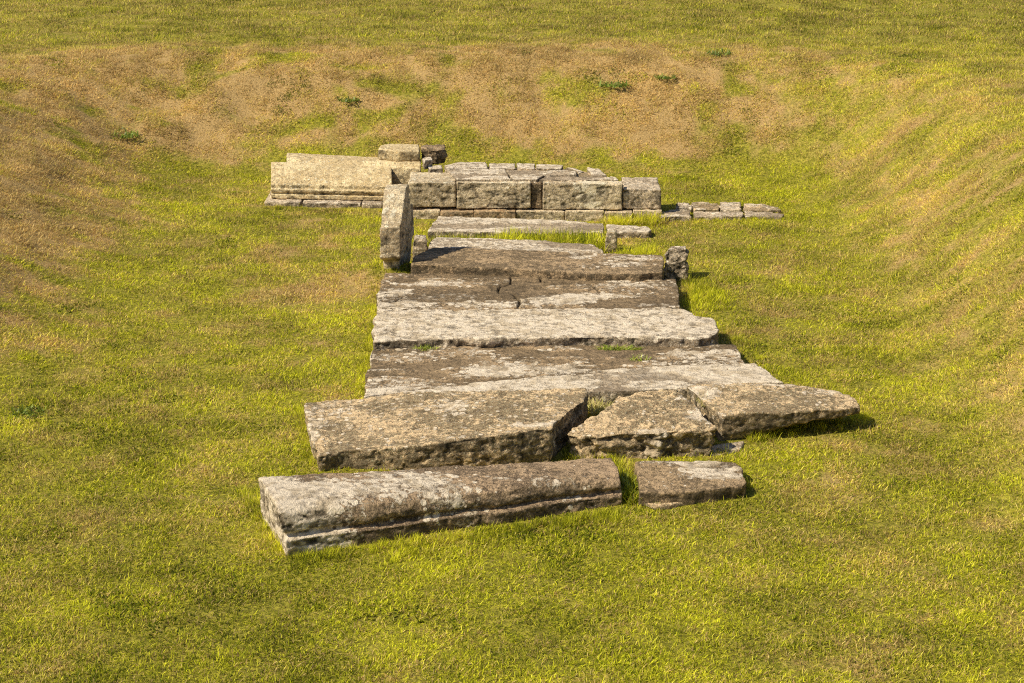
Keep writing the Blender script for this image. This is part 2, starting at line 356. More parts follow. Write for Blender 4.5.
top = [(0.812,16.133,0.055),(1.017,16.094,0.055),(1.177,16.035,0.055),(1.193,15.901,0.055),(1.154,15.825,0.055),(0.916,15.825,0.055),(0.798,15.825,0.055)]
stone('worn_slab', slab(jag(top, .006, .2, 17), -.05), PALE, 'short pale flat slab butting the right end of the long pale slab', 'stone slab', G_SL,
      bevel=.012, lich=.5, rough=.5, sides=.6, flake=.2, seed=9)

# --- small standing bits
def ring4(z, Y, xs, dy=(0, 0, .25, .25)):
    return [wxr(px, Y + d, z) for px, d in zip(xs, dy)]
TH = math.radians(16.25)
def wxr(px, Y, z):
    w = Y * math.cos(TH) + (3.7 - z) * math.sin(TH)
    return ((px - 512) / 1911 * w, Y, z)
dy = (.07, -.02, .22, .32, .30)
up_p = ((14.34, .06, 384, 399), (14.34, .165, 383, 400), (14.25, .215, 379.5, 401), (14.25, .45, 379, 401), (14.27, .455, 380.5, 400.5), (14.28, .47, 380.5, 402),
        (14.55, .69, 384, 406.5), (14.66, .705, 385, 407), (14.72, .69, 386, 409), (14.73, .54, 387, 410.5), (14.76, .52, 388, 414), (14.76, .28, 389, 414.5), (14.72, .26, 389, 412), (14.74, .06, 389, 411))
rings = [[tuple(Vector(wxr(a, y, z)).lerp(Vector(wxr(b, y, z)), t)) for y, z, a, b in up_p] for t in (0, .5, 1)]
stone('upright_stone', rings, WALLM, 'tall narrow stone standing upright at the left edge of the slabs', 'standing stone',
      bevel=.006, lich=.35, rough=.5, sides=.5, flake=0, foot='low', seed=10)
dy4 = (0, .0, .14, .14)
rings = [ring4(-.05, 15.0, (412, 428, 429, 413), dy4), ring4(.16, 15.0, (412, 428, 428, 413), dy4), ring4(.19, 15.02, (414, 427, 427, 415), dy4)]
stone('small_block', rings, PALE, 'small pale block wedged against the right foot of the upright stone', 'stone', bevel=.01, lich=.4, rough=.8, flake=0, foot='low', voxel=.008, seed=11)
rings = [ring4(-.05, 14.38, (665, 687, 688, 667), dy4), ring4(.08, 14.38, (662, 688, 689, 665), dy4), ring4(.14, 14.38, (665, 686, 687, 668), dy4), ring4(.19, 14.40, (663, 689, 689, 666), dy4), ring4(.245, 14.42, (667, 687, 686, 670), dy4)]
stone('eroded_rock', rings, PALE, 'small eroded knobbly rock standing at the right end of the brown slab', 'rock', bevel=.01, lich=.45, rough=.75, sides=1.3, flake=0, pit=1., foot='low', voxel=.007,
      cracks=([(1.203,14.412,0.150), (1.333,14.477,0.150)],), seed=12)
rings = [ring4(-.05, 14.25, (641, 657, 659, 643), dy4), ring4(.10, 14.25, (639, 660, 660, 642), dy4), ring4(.155, 14.29, (644, 655, 655, 646), (0, 0, .08, .08))]
stone('small_rock', rings, PALE, 'small rounded rock at the front right corner of the brown slab', 'rock', bevel=.009, lich=.35, rough=.8, flake=0, foot='low', voxel=.008, seed=13)
dy5 = (0, .0, .10, .10)
rings = [ring4(-.05, 15.32, (605, 617, 618, 606), dy5), ring4(.09, 15.32, (605, 617, 617.5, 606), dy5), ring4(.165, 15.34, (607, 616, 616, 608), dy5)]
stone('small_block', rings, WALLM, 'small square block standing at the right end of the narrow pale slab', 'stone', bevel=.01, lich=.3, rough=.6, flake=0, foot='low', voxel=.008, seed=14)

# --- low wall of squared blocks (blocks, footing and top paving are its parts)
def empty(name, loc, label, cat):
    e = bpy.data.objects.new(name, None); COL.objects.link(e); e.location = loc
    e.empty_display_size = .2; e['label'] = label; e['category'] = cat; e['kind'] = 'thing'
    return e
wall = empty('low_wall', (0.208,16.900,0.000), 'low ruined wall of squared grey blocks topped by irregular paving stones', 'wall')
for i, (x0, x1, yf, zt, zb, dep, mt, li) in enumerate((
        (408, 455.6, 16.58, .335, .105, .42, WALLM, .30), (456.4, 530.8, 16.57, .335, .095, .09, WALLM, .42),
        (531.2, 542.2, 16.60, .325, .09, .10, DARK, .28), (542.8, 622.4, 16.56, .325, .085, .10, WALLM, .30),
        (623.4, 661, 16.60, .275, .085, .50, PALE, .35))):
    a0, a1 = wxr(x0, yf, .2), wxr(x1, yf, .2)
    j = lambda s: random.Random(i * 7 + s).uniform(-.008, .008)
    ft = [(a0[0], yf + j(1)), (a1[0], yf + j(2)), (a1[0] + .005, yf + dep), (a0[0] + .005, yf + dep)]
    zs = [zt + j(3), zt - .01 + j(4), zt + j(5), zt + j(6)]
    rg = [[(x, y, zb) for x, y in ft], [(x, y, z) for (x, y), z in zip(ft, zs)]]
    stone('facing_block', rg, mt, parent=wall, bevel=.006, lich=li, rough=.36, sides=.55, flake=0, pit=.6, voxel=.009,
          spots=(((0.692,16.608,0.120), .14, .5, .4),), foot=False, seed=20 + i)
xs = (409, 440, 474, 516, 565, 604, 633, 662)
for i in range(7):
    a0, a1 = wxr(xs[i] + .1, 16.56, .05), wxr(xs[i + 1] - .1, 16.56, .05)
    yy = 16.54 - .015 * (i % 3)
    ft = [(a0[0], yy), (a1[0], yy + .005), (a1[0], 17.0), (a0[0], 17.0)]
    stone('footing_stone', [[(x, y, -.05) for x, y in ft], [(x, y, .082 - .004 * (i % 2)) for x, y in ft]], RUST if i in (1, 2) else WALLM, parent=wall,
          bevel=.003, lich=.15, rough=.5, sides=.6, flake=0, voxel=.009, foot=False, seed=30 + i)
pav = (
    (.34, [(-0.492,17.499,0.340),(-0.241,17.499,0.340),(-0.219,17.210,0.340),(-0.602,17.186,0.340),(-0.625,17.329,0.340)]),
    (.34, [(-0.217,17.426,0.340),(0.032,17.426,0.340),(0.037,17.186,0.340),(-0.201,17.186,0.340)]), (.335, [(0.042,17.452,0.335),(0.217,17.427,0.335),(0.210,17.188,0.335),(0.046,17.211,0.335)]),
    (.335, [(0.226,17.403,0.335),(0.474,17.355,0.335),(0.447,17.178,0.335),(0.219,17.211,0.335)]), (.33, [(0.483,17.333,0.330),(0.595,17.237,0.330),(0.654,17.096,0.330),(0.595,16.956,0.330),(0.583,17.142,0.330)]),
    (.33, [(0.688,17.285,0.330),(0.803,17.190,0.330),(0.854,16.910,0.330),(0.719,16.910,0.330)]), (.35, [(-0.599,17.097,0.350),(-0.064,17.097,0.350),(-0.009,16.630,0.350),(-0.486,16.630,0.350)]),
    (.35, [(-0.050,17.088,0.350),(0.580,17.064,0.350),(0.582,16.856,0.350),(0.286,16.833,0.350),(0.221,16.630,0.350),(0.009,16.630,0.350)]), (.345, [(0.239,16.655,0.345),(0.300,16.821,0.345),(0.866,16.790,0.345),(0.894,16.646,0.345),(0.602,16.641,0.345)]),
    (.33, [(-0.782,17.333,0.330),(-0.657,17.429,0.330),(-0.632,17.237,0.330),(-0.750,17.213,0.330)]), (.325, [(0.877,16.913,0.325),(0.931,16.844,0.325),(0.951,16.709,0.325),(0.907,16.709,0.325)]))
for i, (z, tp) in enumerate(pav):
    stone('paving_stone', slab(jag(tp, .008, .15, 40 + i), .22, -.0), PALE, parent=wall, bevel=.005, lich=.5, rough=.45, sides=.4, flake=.3, voxel=.009,
          foot=False, seed=40 + i)
core = [(-0.645,16.834,0.318),(-0.617,17.063,0.318),(-0.606,17.298,0.318),(-0.203,17.394,0.318),(0.441,17.298,0.318),(0.798,17.063,0.318),(0.885,16.811,0.318),(0.429,16.789,0.318),(-0.286,16.789,0.318)]
stone('rubble_core', slab(jag(core, .01), -.05), GREY, parent=wall, bevel=.01, lich=.1, rough=.5, flake=0, foot=False, voxel=.014)
FOOT.append(np.array([p[:2] for p in ((-0.945,16.496,0.000), (1.333,16.496,0.000), (1.414,17.564,0.000), (0.851,18.172,0.000), (-0.856,18.516,0.000), (-1.013,18.318,0.000))]))

# --- coping stones at the left
def profile_stone(name, L, R, mt, label, n=6, **kw):
    rg = [[tuple(Vector(a).lerp(Vector(b), k / n)) for a, b in zip(L, R)] for k in range(n + 1)]
    return stone(name, rg, mt, label, **kw)
def prof(px, dY, yt, pts): return [wxr(px, yt + dY + a, z) for a, z in pts]
pf = [(.0, .045), (.0, .082), (.022, .090), (.022, .098), (.0, .104), (-.006, .132), (.016, .140), (.018, .150), (.02, .170), (.06, .205), (.14, .248), (.26, .29), (.38, .312), (.44, .30), (.46, .27), (.46, .045)]
profile_stone('coping_stone', prof(271, .02, 17.22, pf), prof(392, -.10, 17.22, pf), WARM,
              'long moulded coping stone with a sloping yellowish top, in front of the plain one', bevel=.004, voxel=.0065, lich=.08, rough=.5, sides=.3, flake=0,
              cat='coping stone', foot=False, spots=(((-1.934,17.161,0.280), .4, .2, .2), ((-1.234,16.932,0.280), .2, .2, .2)), seed=60)
pf = [(.0, .05), (.0, .24), (.03, .30), (.10, .335), (.30, .34), (.34, .32), (.34, .05)]
profile_stone('coping_stone', prof(287, .12, 17.52, pf), prof(421, -.10, 17.42, pf), WARM,
              'long plain coping stone behind the moulded one at the far left', bevel=.008, lich=.15, rough=.4, sides=.4, flake=0,
              cat='coping stone', foot=False, seed=61)
pts = [(264, 301), (302, 361), (362, 382), (383, 408)]
for i, (a, b) in enumerate(pts):
    A, B = wxr(a, 17.12 - .05 * i, .03), wxr(b, 17.10 - .05 * i, .03)
    ft = [(A[0], A[1]), (B[0], B[1]), (B[0], 17.6), (A[0], 17.65)]
    FOOT.append(np.array(ft))
    stone('footing_stone', [[(x, y, -.05) for x, y in ft], [(x, y, .04) for x, y in ft]], PALE,
          ('flat footing stone under the left end of the moulded coping stone', 'flat footing stone under the middle of the moulded coping stone',
           'small flat footing stone under the right end of the moulded coping stone', 'small footing stone in the gap behind the upright stone')[i],
          'footing stone', bevel=.008, lich=.35, rough=.7, sides=.6, flake=0, foot=False, seed=62 + i)
FOOT.append(np.array([p[:2] for p in ((-2.220,17.036,0.000), (-0.920,16.866,0.000), (-0.848,18.318,0.000), (-2.249,18.220,0.000))]))

tp = [(-1.248,17.593,0.440),(-1.243,17.799,0.440),(-1.174,17.888,0.440),(-0.878,17.851,0.440),(-0.854,17.517,0.440),(-1.038,17.492,0.440)]
stone('loose_block', slab(tp, .335), WARM, 'smooth rounded buff block lying on top of the plain coping stone', 'stone block', bevel=.016, lich=.12, rough=.35, sides=.35, flake=0, foot=False, seed=70)
tp = [(-0.856,17.773,0.440),(-0.632,17.835,0.440),(-0.619,17.593,0.440),(-0.705,17.517,0.440),(-0.838,17.593,0.440)]
r = slab(tp, .30)
stone('loose_block', [[(x + (.03 if x < -.85 else 0), y + .03, z) for x, y, z in r[0]], r[1]], DARK, 'dark broken block beside the buff one at the left end of the wall top', 'stone block',
      bevel=.012, lich=.15, rough=1.2, sides=1.2, flake=0, foot=False, seed=71)
tp = [(-0.832,17.436,0.385),(-0.752,17.510,0.385),(-0.728,17.386,0.385),(-0.807,17.289,0.385)]
stone('wedge_stone', slab(tp, .30), PALE, 'tiny pale stone wedged in the dark gap between the two loose blocks', 'stone', bevel=.008, lich=.5, rough=.5, flake=0, foot=False, voxel=.008, seed=72)

# --- low paving running off to the right of the wall
for i, (tp, lab) in enumerate((
        ([(1.316,16.638,0.050),(1.469,16.763,0.050),(1.601,16.742,0.050),(1.586,16.474,0.050),(1.301,16.434,0.050)], 'pale front-row paving stone touching the right foot of the low wall'),
        ([(1.626,16.716,0.042),(2.064,16.716,0.042),(2.040,16.510,0.042),(1.607,16.510,0.042)], 'longest front-row paving stone in the low strip right of the wall'),
        ([(2.085,16.744,0.036),(2.309,16.744,0.036),(2.423,16.661,0.036),(2.388,16.537,0.036),(2.061,16.537,0.036)], 'front-row paving stone at the far right end of the low strip, sinking into the turf'),
        ([(1.491,17.028,0.048),(1.569,17.093,0.048),(1.622,17.072,0.048),(1.617,16.815,0.048),(1.473,16.815,0.048)], 'small back-row paving stone next to the shadow of the wall end'),
        ([(1.639,17.064,0.045),(1.876,17.064,0.045),(1.856,16.786,0.045),(1.632,16.786,0.045)], 'back-row paving stone, second from the wall in the low strip'),
        ([(1.898,17.100,0.042),(2.090,17.100,0.042),(2.064,16.800,0.042),(1.867,16.800,0.042)], 'back-row paving stone, third from the wall in the low strip'),
        ([(2.107,17.084,0.036),(2.302,17.041,0.036),(2.412,16.912,0.036),(2.422,16.786,0.036),(2.083,16.807,0.036)], 'back-row paving stone at the far right end of the low strip'))):
    stone('paving_slab', slab(jag(tp, .018, .10, 80 + i), -.05), (PALE, GREY)[i in (4, 6)], lab, 'paving stone', 'paving stones in the low strip right of the wall',
          bevel=.006, lich=.42, rough=.6, sides=.5, flake=.2, foot=True, seed=80 + i)

# ------------------------------------------------------------------ ground sheet
def axis(lo, hi, fine, far, n):
    a = np.arange(lo, hi + 1e-6, fine)
    g = np.geomspace(fine, far, n)
    return np.concatenate([lo - np.cumsum(g)[::-1], a, hi + np.cumsum(g)])
ax = axis(-7.5, 7, .06, 60, 40); ay = axis(5.5, 26, .07, 60, 40)
X, Y = np.meshgrid(ax, ay); xf, yf_ = X.ravel(), Y.ravel()
Z = height(xf, yf_)
nx, ny = len(ax), len(ay)
idx = np.arange(nx * ny).reshape(ny, nx)
fc = np.stack([idx[:-1, :-1], idx[:-1, 1:], idx[1:, 1:], idx[1:, :-1]], -1).reshape(-1, 4)
me = bpy.data.meshes.new('ground')
me.vertices.add(nx * ny); me.vertices.foreach_set('co', np.stack([xf, yf_, Z], 1).astype(np.float32).ravel())
me.loops.add(fc.size); me.loops.foreach_set('vertex_index', fc.ravel().astype(np.int32))
me.polygons.add(len(fc)); me.polygons.foreach_set('loop_start', np.arange(0, fc.size, 4, dtype=np.int32))
me.polygons.foreach_set('use_smooth', np.ones(len(fc), bool))
me.update(calc_edges=True)
me.attributes.new('dry', 'FLOAT', 'POINT').data.foreach_set('value', dryness(xf, yf_).astype(np.float32))
ground = bpy.data.objects.new('ground', me); COL.objects.link(ground)
ground['kind'] = 'structure'; ground['label'] = 'grassy ground sunk into a shallow hollow with banks'; ground['category'] = 'ground'

GREEN_D = (.13, .19, .010); GREEN = (.88, .88, .045); YEL = (1., .88, .16); STRAW = (1., .80, .36); BROWN = (.66, .43, .17)
m, N = new_mat('turf_thatch')
pos = N.n('ShaderNodeNewGeometry').outputs['Position']
dry = N.attr('dry').outputs['Fac']
n1 = N.noise(pos, 28, 6, .7); n2 = N.noise(pos, 120, 4, .7)
c = N.mix(N.ss(n1, .35, .65), (.18, .18, .018), (.50, .44, .06))
c = N.mix(N.ss(N.math('ADD', dry, N.math('MULTIPLY', N.math('SUBTRACT', n1, .5), .6)), .25, .75), c, (.55, .37, .16))
c = N.mix(N.math('MULTIPLY', N.ss(n2, .48, .6), .75), c, (.12, .085, .035))
bp = N.n('ShaderNodeBump', i={'Strength': .8, 'Distance': .02, 'Height': N.math('ADD', n1, N.math('MULTIPLY', n2, .4))})
b = N.n('ShaderNodeBsdfPrincipled', i={'Base Color': c, 'Roughness': 1., 'Normal': bp.outputs[0]})
b.inputs['Specular IOR Level'].default_value = .1
N.n('ShaderNodeOutputMaterial', i={0: b.outputs[0]})
me.materials.append(m)

# ------------------------------------------------------------------ grass
gm, N = new_mat('grass_blade')
rnd = N.attr('rnd').outputs['Fac']; tip = N.attr('tip').outputs['Fac']
dry = N.attr('dry', 'INSTANCER').outputs['Fac']; lum = N.attr('lum', 'INSTANCER').outputs['Fac']
c = N.mix(N.ss(N.math('ADD', rnd, N.math('MULTIPLY', lum, .6)), .25, .95), GREEN_D, GREEN)
c = N.mix(N.ss(N.math('ADD', N.math('MULTIPLY', rnd, .6), dry), .45, .95), c, YEL)
r2 = N.math('FRACT', N.math('MULTIPLY', rnd, 17.31))
k = N.ss(N.math('ADD', N.math('MULTIPLY', dry, 1.15), N.math('MULTIPLY', N.math('SUBTRACT', r2, .5), 1.15)), .47, .60)
s_ = N.mix(N.math('FRACT', N.math('MULTIPLY', rnd, 5.77)), STRAW, BROWN)
c = N.mix(k, c, s_)
c = N.mix(N.math('MULTIPLY', N.math('SUBTRACT', 1., tip), .5), c, (.06, .05, .01))  # blade roots coloured darker, painting the shade in the gaps between blades
lf = N.math('MULTIPLY', N.math('MULTIPLY_ADD', lum, .45, .80), N.math('MULTIPLY_ADD', N.math('FRACT', N.math('MULTIPLY', rnd, 41.7)), 1.15, .48))
c = N.mix(1., c, N.n('ShaderNodeCombineColor', i={0: lf, 1: lf, 2: lf}).outputs[0], 'MULTIPLY')
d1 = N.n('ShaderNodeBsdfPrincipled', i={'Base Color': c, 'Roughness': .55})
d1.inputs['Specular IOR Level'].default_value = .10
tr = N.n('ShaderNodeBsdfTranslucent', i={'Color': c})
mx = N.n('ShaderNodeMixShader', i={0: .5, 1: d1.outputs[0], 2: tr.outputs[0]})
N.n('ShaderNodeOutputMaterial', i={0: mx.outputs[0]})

def blades(name, n, rad, lmin, lmax, wmin, wmax, lean, mat, seed, rlo=0., rhi=1.):
    r = random.Random(seed); V = []; Fa = []; A = []; T = []
    for _ in range(n):
        a = r.uniform(0, 6.283); q = rad * math.sqrt(r.random()); x, y = q * math.cos(a), q * math.sin(a)
        L = r.uniform(lmin, lmax); w = r.uniform(wmin, wmax); th = r.uniform(0, 6.283)
        le = min(1.5, abs(r.gauss(lean, .35))); dx, dy = math.cos(th), math.sin(th); px, py = -dy, dx
        tw = r.uniform(-.6, .6); px, py = px * math.cos(tw) - py * math.sin(tw), px * math.sin(tw) + py * math.cos(tw)
        pts = []; X_, Z_ = 0, -.006; ang = le * .85
        for s in range(4):
            pts.append((X_, Z_, w * (1, .95, .7, .0)[s]))
            X_ += L / 3 * math.sin(ang); Z_ += L / 3 * math.cos(ang); ang += le * .30
        b0 = len(V); rv = r.uniform(rlo, rhi)
        for s, (q1, z1, ww) in enumerate(pts):
            for sg in ((-1, 1) if s < 3 else (0,)):
                V.append((x + dx * q1 + px * sg * ww / 2, y + dy * q1 + py * sg * ww / 2, z1)); A.append(rv); T.append(s / 3)
        Fa += [(b0, b0 + 1, b0 + 3, b0 + 2), (b0 + 2, b0 + 3, b0 + 5, b0 + 4), (b0 + 4, b0 + 5, b0 + 6)]
    me = bpy.data.meshes.new(name); me.from_pydata(V, [], Fa)
    me.attributes.new('rnd', 'FLOAT', 'POINT').data.foreach_set('value', A)
    me.attributes.new('tip', 'FLOAT', 'POINT').data.foreach_set('value', T)
    me.materials.append(mat); me.update()
    return me

src_col = bpy.data.collections.new('grass_sources')        # never linked to the scene
protos = []
for k in range(6): protos.append(blades('turf_patch', 115, .085, .016, .039, .0022, .0044, 1.12, gm, 100 + k))
for k in range(3): protos.append(blades('loose_patch', 70, .08, .022, .046, .002, .0038, .85, gm, 200 + k))
for k in range(2): protos.append(blades('long_patch', 34, .045, .05, .10, .0022, .004, .55, gm, 300 + k))
for k in range(2): protos.append(blades('clover_patch', 55, .075, .012, .024, .005, .009, 1.0, gm, 600 + k, .12, .5))
protos.append(blades('cut_stalks', 9, .08, .035, .07, .0018, .003, 1.6, gm, 700))
for k, me in enumerate(protos):
    o = bpy.data.objects.new('src_%02d' % k, me); src_col.objects.link(o)

def hitpt(px, py):
    """world point of the slope seen in that direction"""
    a = (px - 512) / 1911; b = -(py - 341.5) / 1911
    d = np.array([a, math.cos(TH) + b * math.sin(TH), -math.sin(TH) + b * math.cos(TH)])
    t = np.linspace(6, 40, 3000); q = np.outer(t, d) + np.array([0, 0, 3.7])
    k = np.argmax(q[:, 2] < height(q[:, 0], q[:, 1]))
    return q[k]

def inside(px, py, poly):
    c = np.zeros(len(px), bool); n = len(poly)
    for i in range(n):
        x1, y1 = poly[i]; x2, y2 = poly[(i + 1) % n]
        if y1 == y2: continue
        k = ((y1 > py) != (y2 > py)) & (px < (x2 - x1) * (py - y1) / (y2 - y1) + x1)
        c ^= k
    return c

def scatter(x0, x1, y0, y1, dens, ztop=None):
    n = int((x1 - x0) * (y1 - y0) * dens)
    px = rng.uniform(x0, x1, n); py = rng.uniform(y0, y1, n)
    return px, py
PX, PY, PI_, PS = [], [], [], []
for (x0, x1, y0, y1, dens, sc) in ((-4.2, 4.2, 6.2, 9.5, 300, 1.), (-5.2, 5.2, 9.5, 13, 215, 1.08), (-6.2, 6.2, 13, 17, 170, 1.15), (-7.4, 7.2, 17, 21.5, 150, 1.2), (-9, 9, 21.5, 34, 60, 1.6)):
    px, py = scatter(x0, x1, y0, y1, dens)
    kind = rng.integers(0, 6, len(px)); u = rng.random(len(px))
    lush = fbm(np.stack([px, py, 0 * px], 1), 1.6, 3, 77)
    kind = np.where((u < .15 + .5 * (lush - .5)), 6 + rng.integers(0, 3, len(px)), kind)
    PX.append(px); PY.append(py); PI_.append(kind); PS.append(np.full(len(px), sc) * rng.uniform(.8, 1.25, len(px)))
px = np.concatenate(PX); py = np.concatenate(PY); pi = np.concatenate(PI_); ps = np.concatenate(PS)
onb = sstep(.15, .5, bank_t(px, py)) * (py < 23); swp = (rng.random(len(px)) < .35 * onb) & (pi < 6)
pi = np.where(swp, 6 + rng.integers(0, 3, len(px)), pi)
keep = np.ones(len(px), bool)
for f in FOOT: keep &= ~inside(px, py, f)
px, py, pi, ps = px[keep], py[keep], pi[keep], ps[keep]
# longer fringe that escapes the mower along the stones
fx, fy, fs = [], [], []
def fringe(a, b, dens, wid, s0=.7, s1=1.1):
    a = np.array(a[:2]); b = np.array(b[:2]); L = np.linalg.norm(b - a); n = int(L * dens)
    t = rng.random(n); d = (b - a) / L; nn = np.array([d[1], -d[0]])
    q = a + t[:, None] * (b - a) + nn * (rng.random(n)[:, None] ** 1.5) * wid
    fx.extend(q[:, 0]); fy.extend(q[:, 1]); fs.extend(rng.uniform(s0, s1, n) * 1.2)
fringe((-1.136,8.839,0.000), (0.593,9.466,0.000), 80, .10, .3, .62)
fringe((-1.130,8.788,0.000), (0.590,9.409,0.000), 30, .2, .35, .7)
fringe((0.687,9.598,0.000), (1.280,9.857,0.000), 60, .1, .35, .65)
fringe((-1.398,9.795,0.000), (-1.145,8.917,0.000), 60, .08, .4, .7)
fringe((0.321,10.329,0.000), (0.674,10.295,0.000), 40, .05, .4, .7)
fringe((1.311,10.625,0.000), (2.126,11.012,0.000), 70, .12, .4, .75)
fringe((2.126,11.012,0.000), (1.967,11.633,0.000), 40, .1, .4, .7)
fringe((1.230,10.414,0.000), (1.325,10.245,0.000), 40, .12, .4, .7)
fringe((1.602,12.205,0.000), (1.464,12.933,0.000), 40, .1, .35, .6)
fringe((1.250,13.382,0.000), (1.379,14.341,0.000), 40, .12, .35, .6)
fringe((-0.949,12.608,0.000), (-0.955,11.426,0.000), 40, .06, .3, .55)
fringe((-1.027,14.404,0.000), (-0.963,12.608,0.000), 40, .06, .3, .5)
fringe((-1.298,11.285,0.000), (-1.129,10.162,0.000), 40, .06, .3, .55)
fringe((-2.248,17.036,0.000), (-1.010,16.866,0.000), 40, .06, .3, .55)
fringe((0.907,16.456,0.000), (1.304,16.456,0.000), 60, .10, .4, .7)
fringe((1.304,16.456,0.000), (2.421,16.577,0.000), 40, .06, .3, .5)
fringe((0.637,10.245,0.000), (0.642,9.569,0.000), 90, .08, .6, 1.0)
fringe((-1.052,14.788,0.000), (-0.810,14.722,0.000), 60, .06, .3, .5)
fringe((-0.671,15.620,0.000), (0.762,15.600,0.000), 200, .34, .8, 1.3)
fringe((-0.101,15.620,0.000), (0.737,15.600,0.000), 160, .25, 1.2, 1.8)
fringe((0.830,16.500,0.000), (1.325,16.500,0.000), 80, .2, .8, 1.3)
fringe((0.872,15.300,0.000), (1.184,15.400,0.000), 80, .2, .5, .9)
fringe((1.379,13.520,0.000), (1.338,14.404,0.000), 80, .25, .5, .9)
nf = len(fx)
px = np.concatenate([px, fx]); py = np.concatenate([py, fy]); ps = np.concatenate([ps, fs]); pi = np.concatenate([pi, rng.integers(9, 11, nf)])
# dark clover in loose drifts, and dry cut stalks lying about
nc = 9000
cx_, cy_ = rng.uniform(-5, 5, nc), rng.uniform(6.5, 22, nc)
q = np.stack([cx_, cy_, 0 * cx_], 1)
ok = (fbm(q, (1.2, 1.2, 1), 3, 301) * .5 + fbm(q, (5, 5, 1), 3, 305) * .5) > .632
for (x0, y0, a) in ((28, 414, .25), (40, 545, .25), (390, 610, .2), (235, 355, .2)):
    c0 = hitpt(x0, y0); ok |= ((cx_ - c0[0]) ** 2 + (cy_ - c0[1]) ** 2 < a ** 2) & (rng.random(nc) < .5)
ns = 2200
sx_, sy_ = rng.uniform(-4.5, 4.5, ns), rng.uniform(6.5, 18, ns)
ex = np.concatenate([cx_[ok], sx_]); ey = np.concatenate([cy_[ok], sy_]); ek = np.concatenate([rng.integers(11, 13, ok.sum()), np.full(ns, 13)])
kk = np.ones(len(ex), bool)
for f in FOOT: kk &= ~inside(ex, ey, f)
ex, ey, ek = ex[kk], ey[kk], ek[kk]
px = np.concatenate([ex, px]); py = np.concatenate([ey, py]); pi = np.concatenate([ek, pi]); ps = np.concatenate([rng.uniform(.8, 1.3, len(ex)), ps])
pz = height(px, py)
pz = pz + .012 * (pi == 13) + .006 * ((pi == 11) | (pi == 12))
dr = dryness(px, py); lum = fbm(np.stack([px, py, 0 * px], 1), 2.3, 4, 55); lum = np.clip((lum - .5) * 1.5 + .5 + rng.normal(0, .25, len(px)), 0, 1)
dr = np.clip(dr + rng.normal(0, .13, len(px)), 0, 1)
dr[-nf:] *= .55
dr = np.where((pi == 11) | (pi == 12), .05, np.where(pi == 13, .95, dr)); lum = np.where((pi == 11) | (pi == 12), .5 * lum, lum)
# far lawn's viewing-angle shade put into its colour; near left patch also darker
lum = lum - .35 * sstep(19.5, 22.5, py) - .3 * np.exp(-(((px + 1.9) / .9) ** 2 + ((py - 8.6) / 1.6) ** 2))
# tilt each patch with the ground
e = .12
gx = (height(px + e, py) - height(px - e, py)) / (2 * e); gy = (height(px, py + e) - height(px, py - e)) / (2 * e)
me = bpy.data.meshes.new('grass'); n = len(px)
me.vertices.add(n); me.vertices.foreach_set('co', np.stack([px, py, pz], 1).astype(np.float32).ravel())
for k, v, t in (('dry', dr, 'FLOAT'), ('lum', lum, 'FLOAT'), ('scl', ps, 'FLOAT'), ('spin', rng.uniform(0, 6.283, n), 'FLOAT')):
    me.attributes.new(k, t, 'POINT').data.foreach_set('value', v.astype(np.float32))
me.attributes.new('pick', 'INT', 'POINT').data.foreach_set('value', pi.astype(np.int32))
nrm = np.stack([-gx, -gy, np.ones(n)], 1)
me.attributes.new('nrm', 'FLOAT_VECTOR', 'POINT').data.foreach_set('vector', nrm.astype(np.float32).ravel())
me.update()
grass = bpy.data.objects.new('grass', me); COL.objects.link(grass)
grass['kind'] = 'stuff'; grass['label'] = 'short mown green and straw coloured grass covering the hollow'; grass['category'] = 'grass'
me.materials.append(gm)
ng = bpy.data.node_groups.new('scatter_grass', 'GeometryNodeTree')
ng.interface.new_socket('Geometry', in_out='INPUT', socket_type='NodeSocketGeometry')
ng.interface.new_socket('Geometry', in_out='OUTPUT', socket_type='NodeSocketGeometry')
nd, lk = ng.nodes, ng.links
gi, go = nd.new('NodeGroupInput'), nd.new('NodeGroupOutput')
ci = nd.new('GeometryNodeCollectionInfo'); ci.inputs['Collection'].default_value = src_col
ci.inputs['Separate Children'].default_value = True; ci.inputs['Reset Children'].default_value = True
iop = nd.new('GeometryNodeInstanceOnPoints'); iop.inputs['Pick Instance'].default_value = True
def na(name, t):
    a = nd.new('GeometryNodeInputNamedAttribute'); a.data_type = t; a.inputs[0].default_value = name
    return a.outputs[0]
al = nd.new('FunctionNodeAlignRotationToVector'); al.axis = 'Z'
lk.new(na('nrm', 'FLOAT_VECTOR'), al.inputs['Vector'])
e2r = nd.new('FunctionNodeEulerToRotation'); cx = nd.new('ShaderNodeCombineXYZ')
lk.new(na('spin', 'FLOAT'), cx.inputs[2]); lk.new(cx.outputs[0], e2r.inputs[0])
rr = nd.new('FunctionNodeRotateRotation'); rr.rotation_space = 'LOCAL'
lk.new(al.outputs[0], rr.inputs[0]); lk.new(e2r.outputs[0], rr.inputs[1])
lk.new(gi.outputs[0], iop.inputs['Points']); lk.new(ci.outputs[0], iop.inputs['Instance'])
lk.new(na('pick', 'INT'), iop.inputs['Instance Index']); lk.new(rr.outputs[0], iop.inputs['Rotation'])
lk.new(na('scl', 'FLOAT'), iop.inputs['Scale']); lk.new(iop.outputs[0], go.inputs[0])
md = grass.modifiers.new('scatter', 'NODES'); md.node_group = ng

